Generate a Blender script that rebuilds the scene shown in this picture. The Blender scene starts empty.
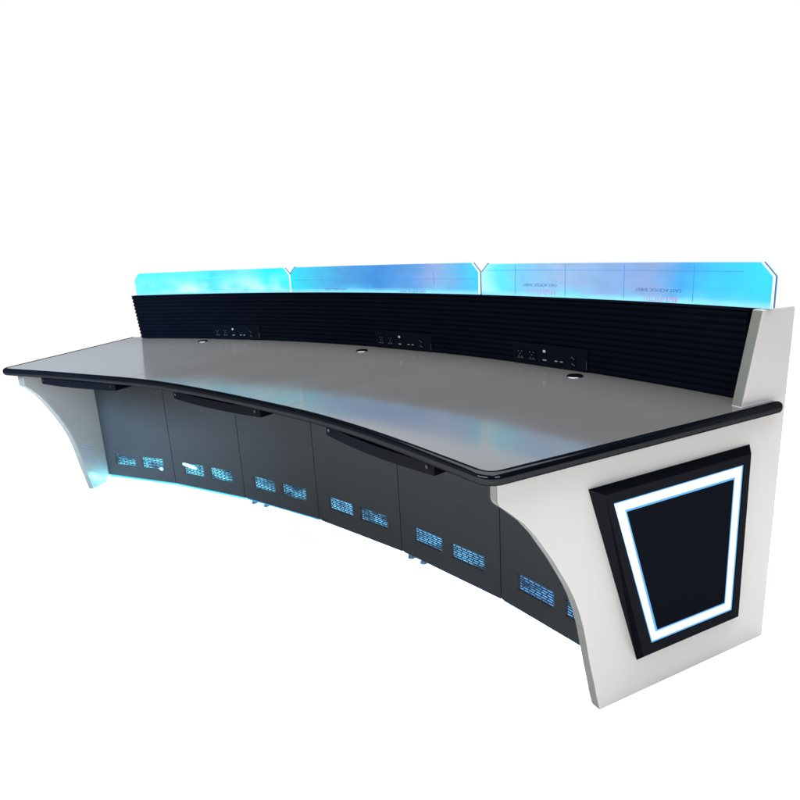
import bpy, bmesh, math, random
from mathutils import Vector, Matrix
random.seed(4)
sc = bpy.context.scene
COL = sc.collection
R = math.radians

# ---------------------------------------------------------------- camera
CX, CY, CZ, YAW, PITCH, ROLL, FPX = 1.98576, -1.75151, 1.22943, 40.0239, 14.1962, -3.31144, 627.917
y, p, ro = R(YAW), R(PITCH), R(ROLL)
fw = Vector((-math.sin(y)*math.cos(p), math.cos(y)*math.cos(p), -math.sin(p)))
rt = Vector((math.cos(y), math.sin(y), 0)); up = rt.cross(fw)
r2 = rt*math.cos(ro)+up*math.sin(ro); u2 = up*math.cos(ro)-rt*math.sin(ro)
cd = bpy.data.cameras.new('camera'); cam = bpy.data.objects.new('camera', cd); COL.objects.link(cam)
M = Matrix((r2, u2, -fw)).transposed().to_4x4(); M.translation = (CX, CY, CZ)
cam.matrix_world = M
cd.sensor_width = 36; cd.sensor_fit = 'HORIZONTAL'; cd.lens = FPX/800*36
cd.clip_start = .02; cd.clip_end = 200
sc.camera = cam

# ---------------------------------------------------------------- world: white surround ahead, dimmed above and behind the camera to darken reflections
w = bpy.data.worlds.new('World'); sc.world = w; w.use_nodes = True
nt = w.node_tree; nt.nodes.clear()
def N(t, **k):
    n = nt.nodes.new(t)
    for a, b in k.items(): setattr(n, a, b)
    return n
tc = N('ShaderNodeTexCoord'); sep = N('ShaderNodeSeparateXYZ'); nt.links.new(tc.outputs['Generated'], sep.inputs[0])
dot = N('ShaderNodeVectorMath', operation='DOT_PRODUCT'); dot.inputs[1].default_value = (-.64, .77, 0)
nt.links.new(tc.outputs['Generated'], dot.inputs[0])
mr1 = N('ShaderNodeMapRange', interpolation_type='SMOOTHSTEP'); mr1.inputs[1].default_value = -.25; mr1.inputs[2].default_value = .1
nt.links.new(dot.outputs['Value'], mr1.inputs[0])
mr2 = N('ShaderNodeMapRange', interpolation_type='SMOOTHSTEP'); mr2.inputs[1].default_value = .42; mr2.inputs[2].default_value = .325
nt.links.new(sep.outputs['Z'], mr2.inputs[0])
mul = N('ShaderNodeMath', operation='MULTIPLY'); nt.links.new(mr1.outputs[0], mul.inputs[0]); nt.links.new(mr2.outputs[0], mul.inputs[1])
mx = N('ShaderNodeMix', data_type='RGBA'); mx.inputs[6].default_value = (.06, .065, .075, 1); mx.inputs[7].default_value = (1.005, 1.005, 1.005, 1)
nt.links.new(mul.outputs[0], mx.inputs[0])
bg = N('ShaderNodeBackground'); out = N('ShaderNodeOutputWorld')
nt.links.new(mx.outputs[2], bg.inputs[0]); nt.links.new(bg.outputs[0], out.inputs[0])

# ---------------------------------------------------------------- lamps
def area(name, loc, target, size, power, col=(1, 1, 1), size_y=None, spread=180):
    l = bpy.data.lights.new(name, 'AREA'); l.energy = power; l.color = col; l.size = size; l.spread = R(spread)
    if size_y: l.shape = 'RECTANGLE'; l.size_y = size_y
    o = bpy.data.objects.new(name, l); COL.objects.link(o); o.location = loc
    o.rotation_euler = (Vector(target)-Vector(loc)).to_track_quat('-Z', 'Y').to_euler(); return o
area('softbox_overhead', (.2, -.6, 5.2), (.2, -.6, 0), 8.5, 2100, (1, .985, .96), 7)
area('softbox_side', (4.6, -2.6, 1.9), (-.6, -.2, .45), 1.6, 110, (.80, .90, 1), 1.2)
area('softbox_front', (.3, -3.8, 1.5), (0, -.6, 0), 3.2, 175, (.93, .97, 1), .8)  # added fill, out of view, to whiten the floor before the doors
area('softbox_cool', (-.5, -2.3, 1.6), (-1.6, -.1, .3), .8, 48, (.50, .76, 1), .6, 60)  # added cool fill, out of view, to lift the left doors
sc.view_settings.view_transform = 'Standard'; sc.view_settings.look = 'None'
sc.view_settings.exposure = 0; sc.view_settings.gamma = 1
sc.render.engine = 'CYCLES'; sc.cycles.max_bounces = 8

# ---------------------------------------------------------------- materials
def mat(name, col, rough=.5, spec=.5, var=0, vscale=20, bump=0, bscale=200, metal=0, emit=None, es=0, rvar=0):
    m = bpy.data.materials.new(name); m.use_nodes = True; t = m.node_tree
    b = t.nodes['Principled BSDF']
    b.inputs['Base Color'].default_value = (*col, 1); b.inputs['Roughness'].default_value = rough
    b.inputs['Specular IOR Level'].default_value = spec; b.inputs['Metallic'].default_value = metal
    if emit: b.inputs['Emission Color'].default_value = (*emit, 1); b.inputs['Emission Strength'].default_value = es
    if var or bump or rvar:
        c = t.nodes.new('ShaderNodeTexCoord'); n = t.nodes.new('ShaderNodeTexNoise'); n.inputs['Scale'].default_value = vscale
        n.inputs['Detail'].default_value = 6
        t.links.new(c.outputs['Object'], n.inputs['Vector'])
        if var:
            x = t.nodes.new('ShaderNodeMix'); x.data_type = 'RGBA'
            x.inputs[6].default_value = (*[q*(1-var) for q in col], 1); x.inputs[7].default_value = (*[q*(1+var) for q in col], 1)
            t.links.new(n.outputs['Fac'], x.inputs[0]); t.links.new(x.outputs[2], b.inputs['Base Color'])
        if rvar:
            q = t.nodes.new('ShaderNodeMapRange'); q.inputs[1].default_value = .3; q.inputs[2].default_value = .7
            q.inputs[3].default_value = rough*(1-rvar); q.inputs[4].default_value = rough*(1+rvar)
            t.links.new(n.outputs['Fac'], q.inputs[0]); t.links.new(q.outputs[0], b.inputs['Roughness'])
        if bump:
            n2 = t.nodes.new('ShaderNodeTexNoise'); n2.inputs['Scale'].default_value = bscale; n2.inputs['Detail'].default_value = 3
            t.links.new(c.outputs['Object'], n2.inputs['Vector'])
            bp = t.nodes.new('ShaderNodeBump'); bp.inputs['Strength'].default_value = bump; bp.inputs['Distance'].default_value = .001
            t.links.new(n2.outputs['Fac'], bp.inputs['Height']); t.links.new(bp.outputs[0], b.inputs['Normal'])
    return m
def satin(name, col, gloss, rough, gcol=(.9, .95, 1), var=.1):
    m = bpy.data.materials.new(name); m.use_nodes = True; t = m.node_tree; t.nodes.clear(); L = t.links
    c = t.nodes.new('ShaderNodeTexCoord'); n = t.nodes.new('ShaderNodeTexNoise'); n.inputs['Scale'].default_value = 9; n.inputs['Detail'].default_value = 6
    L.new(c.outputs['Object'], n.inputs['Vector'])
    d = t.nodes.new('ShaderNodeBsdfDiffuse'); d.inputs[0].default_value = (*col, 1)
    g = t.nodes.new('ShaderNodeBsdfGlossy'); g.inputs['Color'].default_value = (*gcol, 1)
    r = t.nodes.new('ShaderNodeMapRange'); r.inputs[1].default_value = .3; r.inputs[2].default_value = .7; r.inputs[3].default_value = rough*.75; r.inputs[4].default_value = rough*1.3
    L.new(n.outputs['Fac'], r.inputs[0]); L.new(r.outputs[0], g.inputs['Roughness'])
    s = t.nodes.new('ShaderNodeMixShader'); s.inputs[0].default_value = gloss; L.new(d.outputs[0], s.inputs[1]); L.new(g.outputs[0], s.inputs[2])
    o = t.nodes.new('ShaderNodeOutputMaterial'); L.new(s.outputs[0], o.inputs[0]); return m
def emis(name, col, s):
    m = bpy.data.materials.new(name); m.use_nodes = True; t = m.node_tree; t.nodes.clear()
    e = t.nodes.new('ShaderNodeEmission'); e.inputs[0].default_value = (*col, 1); e.inputs[1].default_value = s
    o = t.nodes.new('ShaderNodeOutputMaterial'); t.links.new(e.outputs[0], o.inputs[0]); return m
MT = dict(
    floor=mat('white_floor', (.92, .92, .92), .6, .2, var=.01, vscale=3),
    white=mat('greige_laminate', (.222, .214, .206), .3, .3, var=.03, vscale=5, bump=.12, bscale=500),
    band=mat('grey_edge_band', (.052, .055, .050), .35, .2, var=.05),
    desk=None,
    joint=mat('desk_joint_line', (.06, .06, .06), .3, .3),
    black=satin('black_edge_moulding', (.0008, .0011, .0020), .011, .10),
    slat=satin('black_slat_panel', (.0010, .0013, .0028), .001, .4),
    door=satin('graphite_door', (.0175, .0190, .0207), .004, .34),
    dark=mat('dark_interior', (.01, .011, .014), .6, .2, var=.1),
    frame=satin('black_lacquer', (.0014, .0018, .003), .003, .2),
    glass=satin('black_glass', (.0008, .0012, .0028), .0015, .12),
    tray=satin('black_tray', (.0012, .0015, .0026), .003, .3),
    steel=mat('steel_screw', (.012, .014, .017), .4, .5, metal=1, rvar=.2),
    socket=satin('socket_plastic', (.0012, .0016, .003), .003, .2),
    pin=mat('socket_contacts', (.022, .025, .030), .35, .3, var=.15),
    port=mat('grey_port', (.075, .08, .09), .4, .3, var=.15),
    print=mat('white_print', (.15, .155, .165), .5, .3, var=.1),
    chrome=mat('bright_ring', (.13, .13, .135), .3, .5, metal=1, rvar=.2),
    foot=mat('blue_black_foot', (.008, .02, .045), .4, .2, var=.2),
    ink=mat('black_ink', (.004, .01, .06), .6, .1, var=.1, emit=(.02, .10, .34), es=.9),
    red=mat('red_ink', (.09, .02, .05), .6, .1, var=.2, emit=(.52, .25, .62), es=.85),
    line=mat('film_crease', (.01, .06, .16), .6, .1, var=.1),
    led_white=emis('light_bar', (.86, .93, 1), 1.2),
    led_edge=emis('light_bar_edge', (.16, .52, 1), 1.0),
    led_under=emis('cyan_led_tape', (.28, .80, 1), 34), led_pale=emis('pale_led_tape', (.80, .94, 1), 38),
    led_hot=emis('cyan_led_tube', (.25, .85, 1), 6),
    edge_w=emis('acrylic_polished_edge', (.80, .97, 1), 1.25),
)

def gloss_laminate():
    m = bpy.data.materials.new('grey_gloss_laminate'); m.use_nodes = True; t = m.node_tree; t.nodes.clear(); L = t.links
    c = t.nodes.new('ShaderNodeTexCoord'); n = t.nodes.new('ShaderNodeTexNoise'); n.inputs['Scale'].default_value = 3; n.inputs['Detail'].default_value = 6
    L.new(c.outputs['Object'], n.inputs['Vector'])
    x = t.nodes.new('ShaderNodeMix'); x.data_type = 'RGBA'; x.inputs[6].default_value = (.0395, .0395, .0405, 1); x.inputs[7].default_value = (.0445, .044, .0445, 1)
    L.new(n.outputs['Fac'], x.inputs[0])
    d = t.nodes.new('ShaderNodeBsdfDiffuse'); L.new(x.outputs[2], d.inputs[0])
    g = t.nodes.new('ShaderNodeBsdfGlossy'); g.inputs['Color'].default_value = (.84, .91, 1, 1)
    r = t.nodes.new('ShaderNodeMapRange'); r.inputs[1].default_value = .3; r.inputs[2].default_value = .7; r.inputs[3].default_value = .08; r.inputs[4].default_value = .15
    L.new(n.outputs['Fac'], r.inputs[0]); L.new(r.outputs[0], g.inputs['Roughness'])
    s = t.nodes.new('ShaderNodeMixShader'); s.inputs[0].default_value = .26; L.new(d.outputs[0], s.inputs[1]); L.new(g.outputs[0], s.inputs[2])
    o = t.nodes.new('ShaderNodeOutputMaterial'); L.new(s.outputs[0], o.inputs[0]); return m
MT['desk'] = gloss_laminate()

MT['lip'] = emis('cyan_tape_lip', (.12, .80, 1), 1.15); MT['lip2'] = emis('blue_tape_lip', (.05, .50, .85), .9); MT['lip3'] = emis('dim_tape_lip', (.01, .13, .25), .8)
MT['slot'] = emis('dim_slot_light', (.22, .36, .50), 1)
# acrylic: LED edge-lit sheet, brightness varies along its length (uv = position on the sheet)
def acrylic(name, stops, warm, reach=.45, gain=1.0):
    m = bpy.data.materials.new(name); m.use_nodes = True; t = m.node_tree; L = t.links
    b = t.nodes['Principled BSDF']; b.inputs['Base Color'].default_value = (.005, .03, .05, 1)
    b.inputs['Roughness'].default_value = .15; b.inputs['Specular IOR Level'].default_value = .3
    uv = t.nodes.new('ShaderNodeUVMap'); s = t.nodes.new('ShaderNodeSeparateXYZ'); L.new(uv.outputs[0], s.inputs[0])
    mp = t.nodes.new('ShaderNodeMapping'); mp.inputs['Scale'].default_value = (5, 1.0, 1); L.new(uv.outputs[0], mp.inputs[0])
    n = t.nodes.new('ShaderNodeTexNoise'); n.inputs['Scale'].default_value = 1.3; n.inputs['Detail'].default_value = 4; L.new(mp.outputs[0], n.inputs['Vector'])
    # wobble the position a little so that bands are not straight
    a = t.nodes.new('ShaderNodeMath'); a.operation = 'MULTIPLY_ADD'; a.inputs[1].default_value = .16; L.new(n.outputs['Fac'], a.inputs[0])
    a2 = t.nodes.new('ShaderNodeMath'); a2.operation = 'ADD'; a2.inputs[1].default_value = -.08; L.new(s.outputs['X'], a2.inputs[0]); L.new(a2.outputs[0], a.inputs[2])
    cr = t.nodes.new('ShaderNodeValToRGB'); L.new(a.outputs[0], cr.inputs[0])
    el = cr.color_ramp.elements
    while len(el) < len(stops): el.new(.5)
    for e, (pos, c) in zip(el, stops): e.position = pos; e.color = (*c, 1)
    # brighter towards the LED tape along the foot of the sheet
    f = t.nodes.new('ShaderNodeMapRange'); f.inputs[1].default_value = reach; f.inputs[2].default_value = 0; f.inputs[3].default_value = 0; f.inputs[4].default_value = 1
    f.interpolation_type = 'SMOOTHSTEP'; L.new(s.outputs['Y'], f.inputs[0])
    n3 = t.nodes.new('ShaderNodeTexNoise'); n3.inputs['Scale'].default_value = .9; L.new(mp.outputs[0], n3.inputs['Vector'])
    g = t.nodes.new('ShaderNodeMapRange'); g.inputs[1].default_value = .42; g.inputs[2].default_value = .62; g.inputs[3].default_value = .1; g.inputs[4].default_value = 1; L.new(n3.outputs['Fac'], g.inputs[0])
    h = t.nodes.new('ShaderNodeMath'); h.operation = 'MULTIPLY'; L.new(f.outputs[0], h.inputs[0]); L.new(g.outputs[0], h.inputs[1])
    x = t.nodes.new('ShaderNodeMix'); x.data_type = 'RGBA'; x.inputs[7].default_value = (*warm, 1)
    L.new(h.outputs[0], x.inputs[0]); L.new(cr.outputs[0], x.inputs[6])
    # LED tape line at the very foot
    f2 = t.nodes.new('ShaderNodeMapRange'); f2.inputs[1].default_value = .2; f2.inputs[2].default_value = .0; L.new(s.outputs['Y'], f2.inputs[0]); f2.interpolation_type = 'SMOOTHSTEP'
    x2 = t.nodes.new('ShaderNodeMix'); x2.data_type = 'RGBA'; x2.inputs[7].default_value = (.30, .80, 1, 1)
    L.new(f2.outputs[0], x2.inputs[0]); L.new(x.outputs[2], x2.inputs[6])
    # cloudy variation
    n4 = t.nodes.new('ShaderNodeTexNoise'); n4.inputs['Scale'].default_value = 3; n4.inputs['Detail'].default_value = 5; L.new(mp.outputs[0], n4.inputs['Vector'])
    v = t.nodes.new('ShaderNodeMapRange'); v.inputs[1].default_value = .3; v.inputs[2].default_value = .7; v.inputs[3].default_value = .93*gain; v.inputs[4].default_value = 1.07*gain; L.new(n4.outputs['Fac'], v.inputs[0])
    L.new(x2.outputs[2], b.inputs['Emission Color']); L.new(v.outputs[0], b.inputs['Emission Strength'])
    return m
CY_ = (.06, .84, .92)
AC = [
    acrylic('edge_lit_acrylic_cyan', [(0, (.10, .80, .90)), (.2, (.10, .85, .92)), (.38, (.14, .85, .93)), (.52, (.07, .75, .88)), (.72, (.22, .85, .95)), (.86, (.02, .85, .95)), (1, (.02, .85, .97))], (.75, 1, 1), .95),
    acrylic('edge_lit_acrylic_blue', [(0, (.02, .76, .90)), (.12, (.06, .55, .78)), (.3, (.08, .31, .66)), (.5, (.045, .22, .64)), (.68, (.11, .29, .68)), (.8, (.30, .38, .68)), (.92, (.10, .45, .78)), (1, (.04, .62, .9))], (.10, .55, .90)),
    acrylic('edge_lit_acrylic_pale', [(0, (.5, .97, 1)), (.08, (.10, .80, .95)), (.2, (.22, .54, .84)), (.34, (.33, .46, .70)), (.55, (.25, .38, .70)), (.66, (.27, .34, .63)), (.76, (.05, .36, .78)), (.88, (.03, .55, .92)), (1, (.02, .66, .98))], (.16, .72, .98)),
]
# LED light inside the cabinets, seen through the vents, with noise patches painted as shade of equipment
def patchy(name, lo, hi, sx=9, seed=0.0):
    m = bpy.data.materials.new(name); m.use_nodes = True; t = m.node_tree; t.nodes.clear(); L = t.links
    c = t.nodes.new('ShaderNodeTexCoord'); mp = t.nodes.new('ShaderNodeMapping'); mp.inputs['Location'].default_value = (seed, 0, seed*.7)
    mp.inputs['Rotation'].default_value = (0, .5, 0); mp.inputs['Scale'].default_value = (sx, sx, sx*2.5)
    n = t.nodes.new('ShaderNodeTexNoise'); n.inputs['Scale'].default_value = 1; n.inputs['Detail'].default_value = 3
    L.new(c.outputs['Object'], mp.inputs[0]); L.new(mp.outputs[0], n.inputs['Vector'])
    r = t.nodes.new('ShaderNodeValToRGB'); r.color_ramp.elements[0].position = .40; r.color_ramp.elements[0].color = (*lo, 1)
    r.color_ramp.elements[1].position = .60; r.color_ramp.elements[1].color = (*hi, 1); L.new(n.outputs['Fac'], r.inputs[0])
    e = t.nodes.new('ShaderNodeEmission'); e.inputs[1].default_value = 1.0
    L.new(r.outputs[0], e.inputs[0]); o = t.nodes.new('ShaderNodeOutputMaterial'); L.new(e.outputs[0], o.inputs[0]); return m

# ---------------------------------------------------------------- helpers
ROOT = bpy.data.objects.new('control_console', None); COL.objects.link(ROOT)
ROOT['label'] = 'curved three-station control desk with grey top, black slat back and glowing blue acrylic screens'
ROOT['category'] = 'control desk'
ROOT.location = (0, 0, 0)
def obj(name, bm, m, parent=ROOT, smooth=None, bevel=0):
    me = bpy.data.meshes.new(name)
    bmesh.ops.recalc_face_normals(bm, faces=bm.faces)
    bm.to_mesh(me); bm.free()
    for k in (m if isinstance(m, (list, tuple)) else [m]): me.materials.append(k)
    if smooth is not None:
        me.polygons.foreach_set('use_smooth', [True]*len(me.polygons)); me.set_sharp_from_angle(angle=R(smooth))
    o = bpy.data.objects.new(name, me); COL.objects.link(o); o.parent = parent
    if bevel:
        b = o.modifiers.new('bevel', 'BEVEL'); b.width = bevel; b.segments = 2; b.limit_method = 'ANGLE'; b.angle_limit = R(40)
    return o
def hexa(bm, q, mi=0):
    """box from 8 points: 4 of one end, 4 of the other"""
    v = [bm.verts.new(a) for a in q]
    for f in ((0, 1, 2, 3), (7, 6, 5, 4), (0, 4, 5, 1), (1, 5, 6, 2), (2, 6, 7, 3), (3, 7, 4, 0)):
        bm.faces.new([v[i] for i in f]).material_index = mi
def prism(bm, A, B, mi=0):
    a = [bm.verts.new(x) for x in A]; b = [bm.verts.new(x) for x in B]; n = len(a)
    bm.faces.new(a).material_index = mi; bm.faces.new(b[::-1]).material_index = mi
    for i in range(n): bm.faces.new((a[i], b[i], b[(i+1) % n], a[(i+1) % n])).material_index = mi
def arc(Rr, y0, deg, z, off=0):
    t = R(deg); return Vector(((Rr+off)*math.sin(t), y0-Rr+(Rr+off)*math.cos(t), z))
def cyl(bm, c, r, h, axis='z', seg=24, r2=None, rot=None):
    m = Matrix.Translation(c)
    if rot is not None: m = m @ rot
    bmesh.ops.create_cone(bm, cap_ends=True, segments=seg, radius1=r, radius2=r if r2 is None else r2, depth=h, matrix=m)

RC, RB, RT, RF = 4.7731, 4.58, 4.57, 4.5484
Y0F, Y0B, Y0T = -.497, .436, .412
HD, ZT, ZK = .75, 1.003, .036
XE, YE, PHI = 1.4519, -.3709, R(25.1488)
def P(s, off, z, side=1):           # point on an end panel: s back from its foot, off outward of its outer face
    x = XE+math.sin(PHI)*s+math.cos(PHI)*off; yy = YE+math.cos(PHI)*s-math.sin(PHI)*off
    return Vector((side*x, yy, z))
TH = .030

# ---------------------------------------------------------------- floor
bm = bmesh.new(); bmesh.ops.create_circle(bm, cap_ends=True, segments=96, radius=5.2)
fl = obj('floor', bm, MT['floor'], None); fl.location = (0, 0, 0); fl['kind'] = 'structure'

# ---------------------------------------------------------------- end panels
low = [(-.308, .664), (-.303, .653), (-.278, .632), (-.237, .594), (-.205, .555), (-.176, .511), (-.151, .472), (-.127, .430), (-.106, .392), (-.088, .353), (-.073, .312), (-.060, .268), (-.050, .222), (-.041, .175), (-.031, .130), (-.020, .086), (-.010, .040), (0, 0)]
bm = bmesh.new()
out = [(-.308, .734)]+low+[(.645, 0), (.651, .998), (.646, 1.003), (.521, 1.003), (.467, .752), (.467, .734)]
prism(bm, [P(s, 0, z) for s, z in out], [P(s, -TH, z) for s, z in out])
def band(bm):                       # edge banding on the front edges of the profile
    bm.faces.ensure_lookup_table()
    for k, f in enumerate(bm.faces):
        f.material_index = 1 if 2 <= k <= 2+len(low) or k == 2+len(low)+4 else 0
band(bm)
rp = obj('side_panel', bm, [MT['white'], MT['band']], bevel=.0025)
bm = bmesh.new()
out = [(-.308, .734)]+low+[(.62, 0), (.62, .734)]
prism(bm, [P(s, 0, z, -1) for s, z in out], [P(s, -TH, z, -1) for s, z in out])
band(bm)
lp = obj('side_panel', bm, [MT['white'], MT['band']], bevel=.0025)

# illuminated trapezoid on the right end panel
def ring(bm, A, a0, B, b0, mi=0):   # strip between two 4-corner loops
    for i in range(4):
        j = (i+1) % 4
        bm.faces.new([bm.verts.new(P(*q)) for q in ((*A[i][:1], a0, A[i][1]), (*A[j][:1], a0, A[j][1]), (*B[j][:1], b0, B[j][1]), (*B[i][:1], b0, B[i][1]))]).material_index = mi
base = [(-.053, .637), (.512, .640), (.512, .108), (.126, .106)]
fro = [(-.029, .627), (.480, .627), (.484, .135), (.119, .137)]
lo_ = [(-.001, .600), (.456, .602), (.457, .163), (.146, .167)]
li_ = [(.045, .566), (.421, .566), (.422, .198), (.167, .201)]
G = .022
bm = bmesh.new(); ring(bm, base, .0005, fro, .030); ring(bm, fro, .030, lo_, .030); ring(bm, lo_, .030, lo_, G)
bmesh.ops.remove_doubles(bm, verts=bm.verts, dist=1e-5)
fr = obj('light_frame', bm, MT['frame'], rp)
bm = bmesh.new(); ring(bm, lo_, G+.003, li_, G+.003)
obj('light_bar', bm, MT['led_white'], fr)
def inset(L, d):
    cx = sum(a for a, _ in L)/4; cz = sum(b for _, b in L)/4
    return [(a+(d if a < cx else -d), b+(d if b < cz else -d)) for a, b in L]
bm = bmesh.new(); ring(bm, inset(lo_, .0), G+.0045, inset(lo_, .0045), G+.0045); ring(bm, inset(li_, -.0055), G+.0045, li_, G+.0045)  # blue halo of the bar, painted as thin glowing rims
obj('light_bar_edge', bm, MT['led_edge'], fr)
bm = bmesh.new()
A = [P(s, .0285, z) for s, z in li_]; B = [P(s, .004, z) for s, z in li_]; prism(bm, A, B)
obj('centre_plate', bm, MT['glass'], fr, bevel=.001)

# ---------------------------------------------------------------- desktop
def front_y(x):
    tab = [(-1.34, 0), (-1.13, -.008), (-.77, -.016), (-.34, .004), (.11, -.005), (.35, -.006), (.66, .006), (.93, .004), (1.17, -.002), (1.40, 0)]
    d = 0
    for (a, u), (b, v) in zip(tab, tab[1:]):
        if a <= x <= b:
            t = (x-a)/(b-a); t = t*t*(3-2*t); d = u+(v-u)*t
    return Y0F-RF+math.sqrt(RF*RF-x*x)+d
def smoothed():
    pts = [Vector((-1.30+2.60*i/90, front_y(-1.30+2.60*i/90))) for i in range(91)]
    for _ in range(30): pts = [pts[0]]+[(pts[i-1]+pts[i]*2+pts[i+1])/4 for i in range(1, 90)]+[pts[-1]]
    return pts
FR = smoothed()
ends_off = .010
S_END = .590
def endline(side):                  # from the front corner to the back along the end
    c = Vector((side*1.331, -.694)); b = P(S_END, .012, 0, side).to_2d()
    return c, b
cl, bl = endline(-1); crr, br = endline(1)
def roundc(a, c, b, r, n=8):        # rounded corner at c
    u = (a-c).normalized(); v = (b-c).normalized(); p0 = c+u*r; p1 = c+v*r
    return [((1-t)**2)*p0+2*t*(1-t)*c+t*t*p1 for t in [i/n for i in range(n+1)]]
path = [bl]+roundc(bl, cl, FR[0], .03)+FR[1:-1]+roundc(FR[-1], crr, br, .03)+[br]
def offset_path(path, d):
    o = []
    for i, q in enumerate(path):
        a = path[max(i-1, 0)]; b = path[min(i+1, len(path)-1)]; t = (b-a).normalized()
        o.append(q+Vector((t.y, -t.x))*d)       # path runs left end -> front -> right end ; outward
    return o
# inlay top + slab
back = [arc(RB, Y0B+.10, d, 0).to_2d() for d in [20-40*i/60 for i in range(61)]]
bR = P(.600, -TH-.002, 0).to_2d(); bL = P(.600, -.002, 0, -1).to_2d()
bm = bmesh.new()
def poly_slab(bm, loop, z0, z1):
    prism(bm, [Vector((*q, z1)) for q in loop], [Vector((*q, z0)) for q in loop])
inl = path+back
poly_slab(bm, inl, .721, HD)
bmesh.ops.triangulate(bm, faces=[f for f in bm.faces if len(f.verts) > 4])
dt = obj('desktop', bm, MT['desk'])
# black bullnose moulding: profile swept round left end, front and right end
prof = [(0, .7512), (.004, .7520), (.009, .7515), (.0135, .749), (.0165, .745), (.018, .740), (.018, .732), (.0165, .7265), (.0135, .7225), (.009, .7200), (.002, .7190), (-.02, .7190)]
bm = bmesh.new(); rows = []
for d, z in prof: rows.append([bm.verts.new((*q, z)) for q in offset_path(path, d)])
for a, b in zip(rows, rows[1:]):
    for i in range(len(a)-1): bm.faces.new((a[i], a[i+1], b[i+1], b[i]))
for k in (0, -1):                   # rounded end caps
    dirv = (path[k]-path[1 if k == 0 else -2]).normalized(); prev = [r_[k] for r_ in rows]
    for t in (1, 2, 3):
        sc_ = math.cos(t*math.pi/6); ad = math.sin(t*math.pi/6)*.012; cur = []
        for r_ in rows:
            c = r_[k].co; cen = Vector((*path[k], .7355)); q = cen+(c-cen)*max(sc_, .02); q.x += dirv.x*ad; q.y += dirv.y*ad; cur.append(bm.verts.new(q))
        for i in range(len(prev)-1): bm.faces.new((prev[i], prev[i+1], cur[i+1], cur[i]))
        prev = cur
obj('edge_moulding', bm, MT['black'], dt, smooth=50)
# joints between the three tops
for deg in (-6.2, 6.2):
    bm = bmesh.new(); a = arc(RF, Y0F, deg, HD+.0004, .004); b = arc(RF, Y0F, deg*1.06, HD+.0004, .93); n = (b-a).cross(Vector((0, 0, 1))).normalized()*.0009
    hexa(bm, [a-n, a+n, b+n, b-n]+[q-Vector((0, 0, .002)) for q in (a-n, a+n, b+n, b-n)])
    obj('top_joint', bm, MT['joint'], dt)

# cable grommets
for (x, yy) in ((-1.071, .219), (.028, .329), (1.106, .226)):
    bm = bmesh.new(); seg = 40; pr = [(.0255, .7506), (.0258, .7524), (.0268, .7528), (.0280, .7522), (.0290, .7506)]; rr = []
    for rad, z in pr: rr.append([bm.verts.new((x+rad*math.cos(2*math.pi*i/seg), yy+rad*math.sin(2*math.pi*i/seg), z)) for i in range(seg)])
    for a, b in zip(rr, rr[1:]):
        for i in range(seg): bm.faces.new((a[i], a[(i+1) % seg], b[(i+1) % seg], b[i]))
    g = obj('cable_grommet', bm, MT['chrome'], dt, smooth=60)
    bm = bmesh.new(); cyl(bm, (x, yy, .7530), .0256, .0050, seg=32, r2=.025)
    bmesh.ops.create_cube(bm, size=1, matrix=Matrix.Translation((x+.012, yy, .7555)) @ Matrix.Diagonal((.014, .020, .003, 1)))
    obj('cap', bm, MT['black'], g, bevel=.0004)

# ---------------------------------------------------------------- hutch: slatted wall
D0, D1 = -20.45, 20.95
K = 80
prof = []
nsl = 12
zz0, zz1 = .7515, ZT-.003
for i in range(nsl):
    a = zz0+(zz1-zz0)*i/nsl; h = (zz1-zz0)/nsl
    prof += [(a, .006), (a+.14*h, .006), (a+.24*h, .0006), (a+.5*h, 0), (a+.80*h, .0006), (a+.92*h, .006)]
prof.append((zz1, .006))
def wall_pt(deg, z, off=0):
    t = (z-.75)/(ZT-.75); y0 = Y0B+(Y0T-Y0B)*t; r_ = RB+(RT-RB)*t
    return arc(r_, y0, deg, z, off)
bm = bmesh.new(); rows = []
full = prof+[(zz1, .10), (zz0, .10)]
for j in range(K+1):
    d = D0+(D1-D0)*j/K; rows.append([bm.verts.new(wall_pt(d, z, o)) for z, o in full])
n = len(full)
for a, b in zip(rows, rows[1:]):
    for i in range(n): bm.faces.new((a[i], a[(i+1) % n], b[(i+1) % n], b[i]))
bm.faces.new(rows[0]); bm.faces.new(rows[-1][::-1])
sw = obj('slat_wall', bm, MT['slat'])
# cap rail on top
bm = bmesh.new(); rows = []
for j in range(K+1):
    d = D0+(D1-D0)*j/K; rows.append([bm.verts.new(arc(RT, Y0T, d, z, o)) for z, o in ((ZT-.0025, -.003), (ZT+.002, -.003), (ZT+.002, .108), (ZT-.0025, .108))])
for a, b in zip(rows, rows[1:]):
    for i in range(4): bm.faces.new((a[i], a[(i+1) % 4], b[(i+1) % 4], b[i]))
bm.faces.new(rows[0]); bm.faces.new(rows[-1][::-1])
obj('top_rail', bm, MT['slat'])

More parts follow.
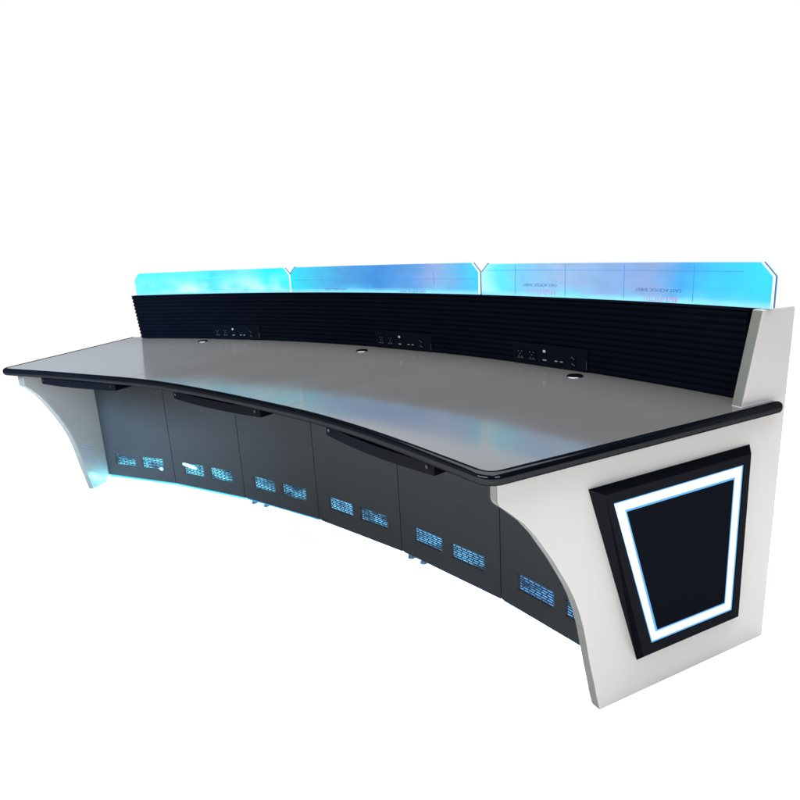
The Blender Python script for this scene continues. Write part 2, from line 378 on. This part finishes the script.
# power boxes
def wbox(bm, d0, d1, z0, z1, o0, o1, mi=0):
    q = []; sag = -.00307*(1-(((d0+d1)/2-BOXC)/2.1)**2) if d1-d0 < 3 else 0     # the flat box stands proud of the curved wall
    o0 += sag; o1 += sag
    for o in (o0, o1): q += [wall_pt(d0, z0, o), wall_pt(d1, z0, o), wall_pt(d1, z1, o), wall_pt(d0, z1, o)]
    hexa(bm, q, mi)
for c in (-11.6, 2.45, 12.1):
    d0, d1 = c-2.1, c+2.1; BOXC = c
    bm = bmesh.new(); wbox(bm, d0, d1, .756, .832, -.004, .004)
    pb = obj('power_box', bm, MT['socket'], sw, bevel=.0012)
    mm = 4.57*math.pi/180           # metres per degree
    for k, cc in enumerate((c-1.62, c-.92)):
        bm = bmesh.new(); wbox(bm, cc-.26, cc+.26, .770, .812, -.0065, -.0035)
        s_ = obj('socket', bm, MT['glass'], pb, bevel=.001)
        bm = bmesh.new()
        for (u, z) in ((-.10, .800), (.10, .800), (0, .790), (-.09, .779), (.09, .779)):
            wbox(bm, cc+u-.028, cc+u+.028, z-.0022, z+.0022, -.0072, -.006)
        wbox(bm, cc-.2, cc+.2, .7735, .7748, -.0072, -.006)
        obj('contacts', bm, MT['pin'], s_)
    bm = bmesh.new(); wbox(bm, c-.25, c-.13, .805, .814, -.0066, -.0036); obj('switch', bm, MT['print'], pb)
    bm = bmesh.new(); wbox(bm, c-.29, c-.09, .7745, .7785, -.0066, -.0036)
    obj('button', bm, MT['port'], pb)
    for cc in (c+.46, c+.76):
        bm = bmesh.new(); wbox(bm, cc-.07, cc+.07, .776, .7795, -.0066, -.0036); obj('usb_port', bm, MT['port'], pb)
    for zz in (.774, .797):
        bm = bmesh.new(); wbox(bm, c+1.27, c+1.53, zz-.006, zz+.007, -.0066, -.0036); q_ = obj('data_port', bm, MT['glass'], pb)
        bm = bmesh.new(); wbox(bm, c+1.30, c+1.39, zz+.0005, zz+.004, -.0074, -.0062); wbox(bm, c+1.40, c+1.48, zz-.004, zz-.001, -.0074, -.0062); obj('contacts', bm, MT['pin'], q_)
    bm = bmesh.new(); wbox(bm, d1-.05, d1-.035, .760, .790, -.0048, -.0036); obj('trim_line', bm, MT['pin'], pb)

# ---------------------------------------------------------------- edge-lit acrylic screens
YA, RA = .430, 4.57
def screen(d0, d1, m, zb=1.006, zt=1.127, ch=.036):
    mm = RA*math.pi/180; cd_ = ch*.95/mm; nn = 28; T = .012
    degs = [d0, d0+cd_*.5, d0+cd_]+[d0+cd_+(d1-d0-2*cd_)*i/nn for i in range(1, nn)]+[d1-cd_, d1-cd_*.5, d1]
    def top(d):
        e = min(d-d0, d1-d)*mm/(cd_*mm)
        return zt-ch*(1-min(max(e, 0), 1))
    bm = bmesh.new(); uvl = bm.loops.layers.uv.new('uv')
    F = []; Bk = []
    for d in degs:
        t = top(d); F.append([bm.verts.new(arc(RA, YA, d, zb+(t-zb)*k/3)) for k in range(4)])
        Bk.append([bm.verts.new(arc(RA, YA, d, zb+(t-zb)*k/3, T)) for k in range(4)])
    def setuv(f):
        for l in f.loops:
            c = l.vert.co; d = math.degrees(math.atan2(c.x, c.y-(YA-RA)))
            l[uvl].uv = ((d-d0)/(d1-d0), (c.z-zb)/(zt-zb))
    for i in range(len(degs)-1):
        for k in range(3):
            for S in (F, Bk): f = bm.faces.new((S[i][k], S[i+1][k], S[i+1][k+1], S[i][k+1])); setuv(f)
        for k in (0, 3): f = bm.faces.new((F[i][k], F[i+1][k], Bk[i+1][k], Bk[i][k])); f.material_index = 1; setuv(f)
    for i in (0, -1):
        for k in range(3): f = bm.faces.new((F[i][k], F[i][k+1], Bk[i][k+1], Bk[i][k])); f.material_index = 1; setuv(f)
    o = obj('acrylic_screen', bm, [m, MT['edge_w']])
    # darker protective backing sheet standing a finger behind
    bm = bmesh.new(); lo, hi = [], []
    for d in degs:
        lo.append([bm.verts.new(arc(RA, YA, d, zb, T+q)) for q in (.004, .008)]); hi.append([bm.verts.new(arc(RA, YA, d, top(d), T+q)) for q in (.004, .008)])
    for i in range(len(degs)-1):
        for q in (0, 1): bm.faces.new((lo[i][q], lo[i+1][q], hi[i+1][q], hi[i][q]))
        bm.faces.new((hi[i][0], hi[i+1][0], hi[i+1][1], hi[i][1])); bm.faces.new((lo[i][0], lo[i+1][0], lo[i+1][1], lo[i][1]))
    for i in (0, -1): bm.faces.new((lo[i][0], hi[i][0], hi[i][1], lo[i][1]))
    obj('backing_sheet', bm, MT['back'], o)
    return o
MT['back'] = mat('dark_blue_sheet', (.02, .08, .16), .2, .4, var=.1)
scr = [screen(-20.2, -6.42, AC[0], zt=1.130), screen(-6.30, 7.90, AC[1], zt=1.130), screen(8.10, 21.68, AC[2], zt=1.124)]
def fline(par, d0, d1, z0, z1, name='crease_line', m='line'):
    bm = bmesh.new(); k = max(1, int((d1-d0)/.6)); a = [[bm.verts.new(arc(RA, YA, d0+(d1-d0)*i/k, z, o)) for z, o in ((z0, -.0006), (z1, -.0006), (z1, -.0001), (z0, -.0001))] for i in range(k+1)]
    for u, v in zip(a, a[1:]):
        for i in range(4): bm.faces.new((u[i], u[(i+1) % 4], v[(i+1) % 4], v[i]))
    bm.faces.new(a[0]); bm.faces.new(a[-1]); obj(name, bm, MT[m], par)
fline(scr[0], -19.9, -6.6, 1.0905, 1.0912, m='lineb')if False else None
MT['lineb'] = mat('film_crease_light', (.02, .25, .35), .6, .1, var=.1, emit=(.04, .5, .62), es=.9)
MT['linec'] = mat('film_crease_blue', (.01, .06, .16), .6, .1, var=.1, emit=(.05, .2, .5), es=.8)
fline(scr[0], -19.9, -6.6, 1.0905, 1.0918, m='lineb')
fline(scr[1], -6.1, 7.8, 1.0660, 1.0675, m='linec'); fline(scr[1], 4.90, 4.93, 1.04, 1.098, m='linec')
fline(scr[2], 8.5, 20.7, 1.0990, 1.1005, m='linec')
for d in (10.18, 12.98, 15.9, 18.86): fline(scr[2], d, d+.025, 1.012, 1.118, m='linec')
for o_, dd in ((scr[1], -6.30), (scr[2], 8.10)):      # dark cut edges of the chamfered left corners
    for s0 in range(1):
        bm = bmesh.new(); zt_ = 1.130 if dd < 0 else 1.124
        a = arc(RA, YA, dd-.03, zt_-.034, -.001); b = arc(RA, YA, dd+.42, zt_+.001, -.001); u = Vector((0, 0, .0022)); v = Vector((0, .013, 0))
        hexa(bm, [a, b, b+u, a+u, a+v, b+v, b+u+v, a+u+v]); obj('dark_edge', bm, MT['back'], o_)

# printing on the protective film, upside down
def text_mesh(body):
    cu = bpy.data.curves.new('t', 'FONT'); cu.body = body; cu.size = 1; cu.align_x = 'LEFT'
    to = bpy.data.objects.new('t', cu); COL.objects.link(to); dg = bpy.context.evaluated_depsgraph_get()
    me = bpy.data.meshes.new_from_object(to.evaluated_get(dg)); bpy.data.objects.remove(to); return me
def film_print(par, body, d0, d1, z0, z1):
    me = text_mesh(body); bm = bmesh.new(); bm.from_mesh(me)
    xs = [v.co.x for v in bm.verts]; ys = [v.co.y for v in bm.verts]; x0, x1, y0_, y1_ = min(xs), max(xs), min(ys), max(ys)
    for v in bm.verts:
        u = (v.co.x-x0)/(x1-x0); t = (v.co.y-y0_)/(y1_-y0_)
        v.co = arc(RA, YA, d1-(d1-d0)*u, z1-(z1-z0)*t, -.0010)     # turned by 180 degrees
    obj('film_lettering', bm, MT['ink'], par)
def red_marks(par, d0, d1, z0, z1, seed):
    rnd = random.Random(seed); bm = bmesh.new(); d = d0
    while d < d1-.05:
        wd = rnd.uniform(.035, .06); h = rnd.choice((1, 1, .55, .8)); f = .3+.7*(d-d0)/(d1-d0)
        q = [arc(RA, YA, d, z1-(z1-z0)*h, -.0010), arc(RA, YA, d+wd*f, z1-(z1-z0)*h, -.0010), arc(RA, YA, d+wd*f, z1, -.0010), arc(RA, YA, d, z1, -.0010)]
        bm.faces.new([bm.verts.new(a) for a in q])
        if rnd.random() < .5:
            zz = rnd.choice((z0+.001, z1-.003)); q = [arc(RA, YA, d, zz, -.0011), arc(RA, YA, d+.13, zz, -.0011), arc(RA, YA, d+.13, zz+.002, -.0011), arc(RA, YA, d, zz+.002, -.0011)]
            bm.faces.new([bm.verts.new(a) for a in q])
        d += rnd.uniform(.09, .15)
    obj('red_lettering', bm, MT['red'], par)
film_print(scr[2], 'CAST ACRYLIC SHEET', 10.65, 12.55, 1.0425, 1.052)
film_print(scr[2], 'CAST ACRYLIC SHEET', 16.45, 18.42, 1.0375, 1.047)
film_print(scr[1], 'CAST ACRYLIC SHEET', -3.5, -1.7, 1.0165, 1.0255)
film_print(scr[1], 'CAST ACRYLIC SHEET', 2.4, 4.3, 1.0085, 1.0175)
red_marks(scr[2], 10.9, 12.5, 1.013, 1.032, 3); red_marks(scr[2], 16.7, 18.3, 1.0085, 1.024, 5)

# ---------------------------------------------------------------- cabinets: flat doors with slotted vents
TD = 6.0451
ZD0, ZD1 = ZK, .716
VZ0, VZ1 = .100, .166
inner_pan = []
def door(k):
    d0, d1 = k*TD, (k+1)*TD
    A = arc(RC, 0, d0, 0); B = arc(RC, 0, d1, 0); ux = (B-A).normalized(); L_ = (B-A).length; nrm = Vector((0, 0, 1)).cross(ux)  # into the cabinet
    g0 = .0016 if k > -3 else .004; g1 = L_-(.0016 if k < 2 else .006)
    pt = lambda u, z, o=0: A+ux*u+nrm*o+Vector((0, 0, z))
    v1 = (L_*.145, L_*.455); v2 = (L_*.535, L_*.86)
    us = [g0, v1[0], v1[1], v2[0], v2[1], g1]; zs = [ZD0, VZ0, VZ1, ZD1]; T = .018
    bm = bmesh.new(); vf = [[bm.verts.new(pt(u, z)) for z in zs] for u in us]; vb = [[bm.verts.new(pt(u, z, T)) for z in zs] for u in us]
    hole = {(1, 1), (3, 1)}
    for i in range(5):
        for j in range(3):
            if (i, j) in hole:
                for (a, b) in (((i, j), (i+1, j)), ((i+1, j), (i+1, j+1)), ((i+1, j+1), (i, j+1)), ((i, j+1), (i, j))):
                    bm.faces.new((vf[a[0]][a[1]], vf[b[0]][b[1]], vb[b[0]][b[1]], vb[a[0]][a[1]]))
                continue
            for V in (vf, vb): bm.faces.new((V[i][j], V[i+1][j], V[i+1][j+1], V[i][j+1]))
    for i in range(5):
        for j in (0, 3): bm.faces.new((vf[i][j], vf[i+1][j], vb[i+1][j], vb[i][j]))
    for j in range(3):
        for i in (0, 5): bm.faces.new((vf[i][j], vf[i][j+1], vb[i][j+1], vb[i][j]))
    dr = obj('cabinet_door', bm, MT['door'], bevel=.0008)
    for (a, b) in (v1, v2):
        bm = bmesh.new(); z0, z1 = VZ0, VZ1
        nr, ncol = 7, 6; m_ = .003; ph = (z1-z0-2*m_)/nr; o = 0
        def q(u0, u1, za, zb):
            if u1-u0 > 1e-6: bm.faces.new([bm.verts.new(pt(*c)) for c in ((u0, za, o), (u1, za, o), (u1, zb, o), (u0, zb, o))])
        q(a, b, z0, z0+m_); q(a, b, z1-m_, z1)
        for r_ in range(nr):
            zl = z0+m_+ph*r_; zm = zl+ph*.62; q(a, b, zl, zm)   # bar
            sh = .5*(r_ % 2); cw = (b-a-.006)/ncol; u = a
            for c in range(ncol):
                s0 = a+.003+cw*(c+.12+(.22 if r_ % 2 else 0)); s1 = s0+cw*.80
                s1 = min(s1, b-.002); q(u, s0, zm, zl+ph); u = s1
            q(u, b, zm, zl+ph)
        obj('vent_grille', bm, MT['door'], dr)
    # light panel inside, a hand behind the vents
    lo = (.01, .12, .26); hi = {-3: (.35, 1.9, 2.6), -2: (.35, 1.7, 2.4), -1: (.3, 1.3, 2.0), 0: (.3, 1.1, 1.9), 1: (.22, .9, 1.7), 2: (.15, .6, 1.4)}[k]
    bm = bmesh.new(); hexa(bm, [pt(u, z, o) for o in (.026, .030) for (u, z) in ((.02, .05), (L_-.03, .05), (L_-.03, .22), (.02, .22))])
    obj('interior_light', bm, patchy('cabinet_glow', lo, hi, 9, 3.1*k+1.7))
    return pt, L_
for k in range(-3, 3):
    pt, L_ = door(k)
    if k == -2:      # glowing streak put in for the hotspot in the second cabinet's left vent
        bm = bmesh.new(); a = pt(L_*.15, .158, .0); b = pt(L_*.36, .146, .0); c = (a+b)/2
        # hotspot shape along the vent's upper edge
        nn = 14; ux = (b-a).normalized(); o_ = ux.cross(Vector((0, 0, 1))).normalized()
        rings = []
        for i in range(nn+1):
            t = i/nn; cpt = a+(b-a)*t; rr = .0085*math.sqrt(max(0.0, 1-(2*t-1)**4))+.0005
            rings.append([bm.verts.new(cpt+Vector((0, 0, math.cos(2*math.pi*j/10)*rr))+o_*(.001+.3*math.sin(2*math.pi*j/10)*rr)) for j in range(10)])
        for r0, r1 in zip(rings, rings[1:]):
            for j in range(10): bm.faces.new((r0[j], r0[(j+1) % 10], r1[(j+1) % 10], r1[j]))
        obj('led_tube', bm, MT['led_hot'], smooth=60)
    if k == -3:  # glowing blob put in for the hotspot of the first cabinet's right vent
        bm = bmesh.new(); c = pt(L_*.815, .108, .002)
        bmesh.ops.create_icosphere(bm, subdivisions=2, radius=.011, matrix=Matrix.Translation(c) @ Matrix.Diagonal((1.6, .4, .8, 1)))
        obj('led_lamp', bm, MT['led_hot'], smooth=60)

# cabinet carcass: bottom, back, partitions
def slab_arc(name, d0, d1, r0, y0, o0, o1, z0, z1, m, k=24, par=ROOT):
    bm = bmesh.new(); rows = []
    for j in range(k+1):
        d = d0+(d1-d0)*j/k; rows.append([bm.verts.new(arc(r0, y0, d, z, o)) for z, o in ((z0, o0), (z1, o0), (z1, o1), (z0, o1))])
    for a, b in zip(rows, rows[1:]):
        for i in range(4): bm.faces.new((a[i], a[(i+1) % 4], b[(i+1) % 4], b[i]))
    bm.faces.new(rows[0]); bm.faces.new(rows[-1][::-1]); return obj(name, bm, m, par)
slab_arc('cabinet_base', -18.0, 18.0, RC, 0, .030, .40, ZK+.003, ZK+.018, MT['dark'])
slab_arc('back_panel', -18.6, 18.6, RC, 0, .44, .455, ZK, .719, MT['door'])
slab_arc('inner_screen', -18.0, 18.0, RC, 0, .12, .124, ZK+.02, .716, MT['dark'])
for k in range(-2, 3):
    bm = bmesh.new(); a = arc(RC, 0, k*TD, 0, .022); b = arc(RC, 0, k*TD, 0, .43); n = (b-a).cross(Vector((0, 0, 1))).normalized()*.008
    hexa(bm, [q+Vector((0, 0, z)) for z in (ZK+.02, .715) for q in (a-n, a+n, b+n, b-n)]); obj('partition', bm, MT['dark'])
# LED tape under the carcass front; pale lengths whitened as fill for the floor
for k in range(-3, 3):
    slab_arc('led_tape', k*TD+(.25 if k > -3 else -.2), (k+1)*TD-.25, RC, 0, .014, .026, ZK-.005, ZK+.0025, MT['led_under' if k < -1 else 'led_pale'], k=4)
for k in range(-3, 3):          # glowing strips added as the underglow on the lower door edges
    hgt, m_ = {-3: (.011, 'lip'), -2: (.010, 'lip'), -1: (.007, 'lip2'), 0: (.004, 'lip3'), 1: (.003, 'lip3'), 2: (.003, 'lip3')}[k]
    a = arc(RC, 0, k*TD, 0, 0); b = arc(RC, 0, (k+1)*TD, 0, 0); ux = (b-a).normalized(); nn = Vector((0, 0, 1)).cross(ux); a = a+ux*.012; b = b-ux*.004
    bm = bmesh.new(); hexa(bm, [q+nn*o+Vector((0, 0, z)) for o in (.001, .011) for (q, z) in ((a, ZK-hgt), (b, ZK-hgt), (b, ZK-.0006), (a, ZK-.0006))])
    obj('led_tape_lip', bm, MT[m_])
# added lamp imitating the cyan tape's spill on the far end panel's foot
c = arc(RC, 0, -17.3, .028, .010)
area('led_tape_end', c, P(.07, -TH, .012, -1), .07, 1.9, (.12, .75, 1), .02)
# door-vent reflections painted as glowing lines on the far end panel's inner face
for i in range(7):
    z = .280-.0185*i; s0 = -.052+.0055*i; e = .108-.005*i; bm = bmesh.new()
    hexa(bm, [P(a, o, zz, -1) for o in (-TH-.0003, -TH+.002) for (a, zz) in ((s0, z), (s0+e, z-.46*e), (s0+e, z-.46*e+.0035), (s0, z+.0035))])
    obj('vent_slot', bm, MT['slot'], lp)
# levelling feet with trailing cable ends at the joints between stations
for d in (-5.7, -4.7, 6.3, 7.1):
    c = arc(RC, 0, d, 0, .030); bm = bmesh.new()
    cyl(bm, c+Vector((0, 0, .004)), .014, .008, seg=20); cyl(bm, c+Vector((0, 0, .014)), .011, .012, seg=20, r2=.007); cyl(bm, c+Vector((0, 0, .026)), .006, .022, seg=12)
    obj('levelling_foot', bm, MT['foot'], bevel=.0008)

# ---------------------------------------------------------------- keyboard trays
def tray(x0, x1, yoff0, yoff1):
    ptA = Vector((x0, front_y(x0)+yoff0)); ptB = Vector((x1, front_y(x1)+yoff1)); ux = (ptB-ptA).normalized(); nn = Vector((ux.y, -ux.x)); L_ = (ptB-ptA).length
    ns = 20; fl_ = [ptA+ux*L_*i/ns+nn*(.016*(1-(2*i/ns-1)**2)) for i in range(ns+1)]
    loop = fl_+[ptB-nn*.30, ptA-nn*.30]
    bm = bmesh.new(); poly_slab(bm, loop, .684, .716); bmesh.ops.triangulate(bm, faces=[f for f in bm.faces if len(f.verts) > 4])
    t = obj('keyboard_tray', bm, MT['tray'], bevel=.0015)
    for c in (ptA+ux*.022, ptB-ux*.022):
        bm = bmesh.new(); rot = Matrix(((ux.x, 0, nn.x), (ux.y, 0, nn.y), (0, 1, 0))).to_4x4()
        q = c+nn*.0035; cyl(bm, (q.x, q.y, .703), .0048, .003, seg=16, rot=rot); obj('screw', bm, MT['steel'], t)
tray(-1.10, -.60, .012, .012); tray(-.225, .325, .012, .012); tray(.665, 1.14, .012, .010)
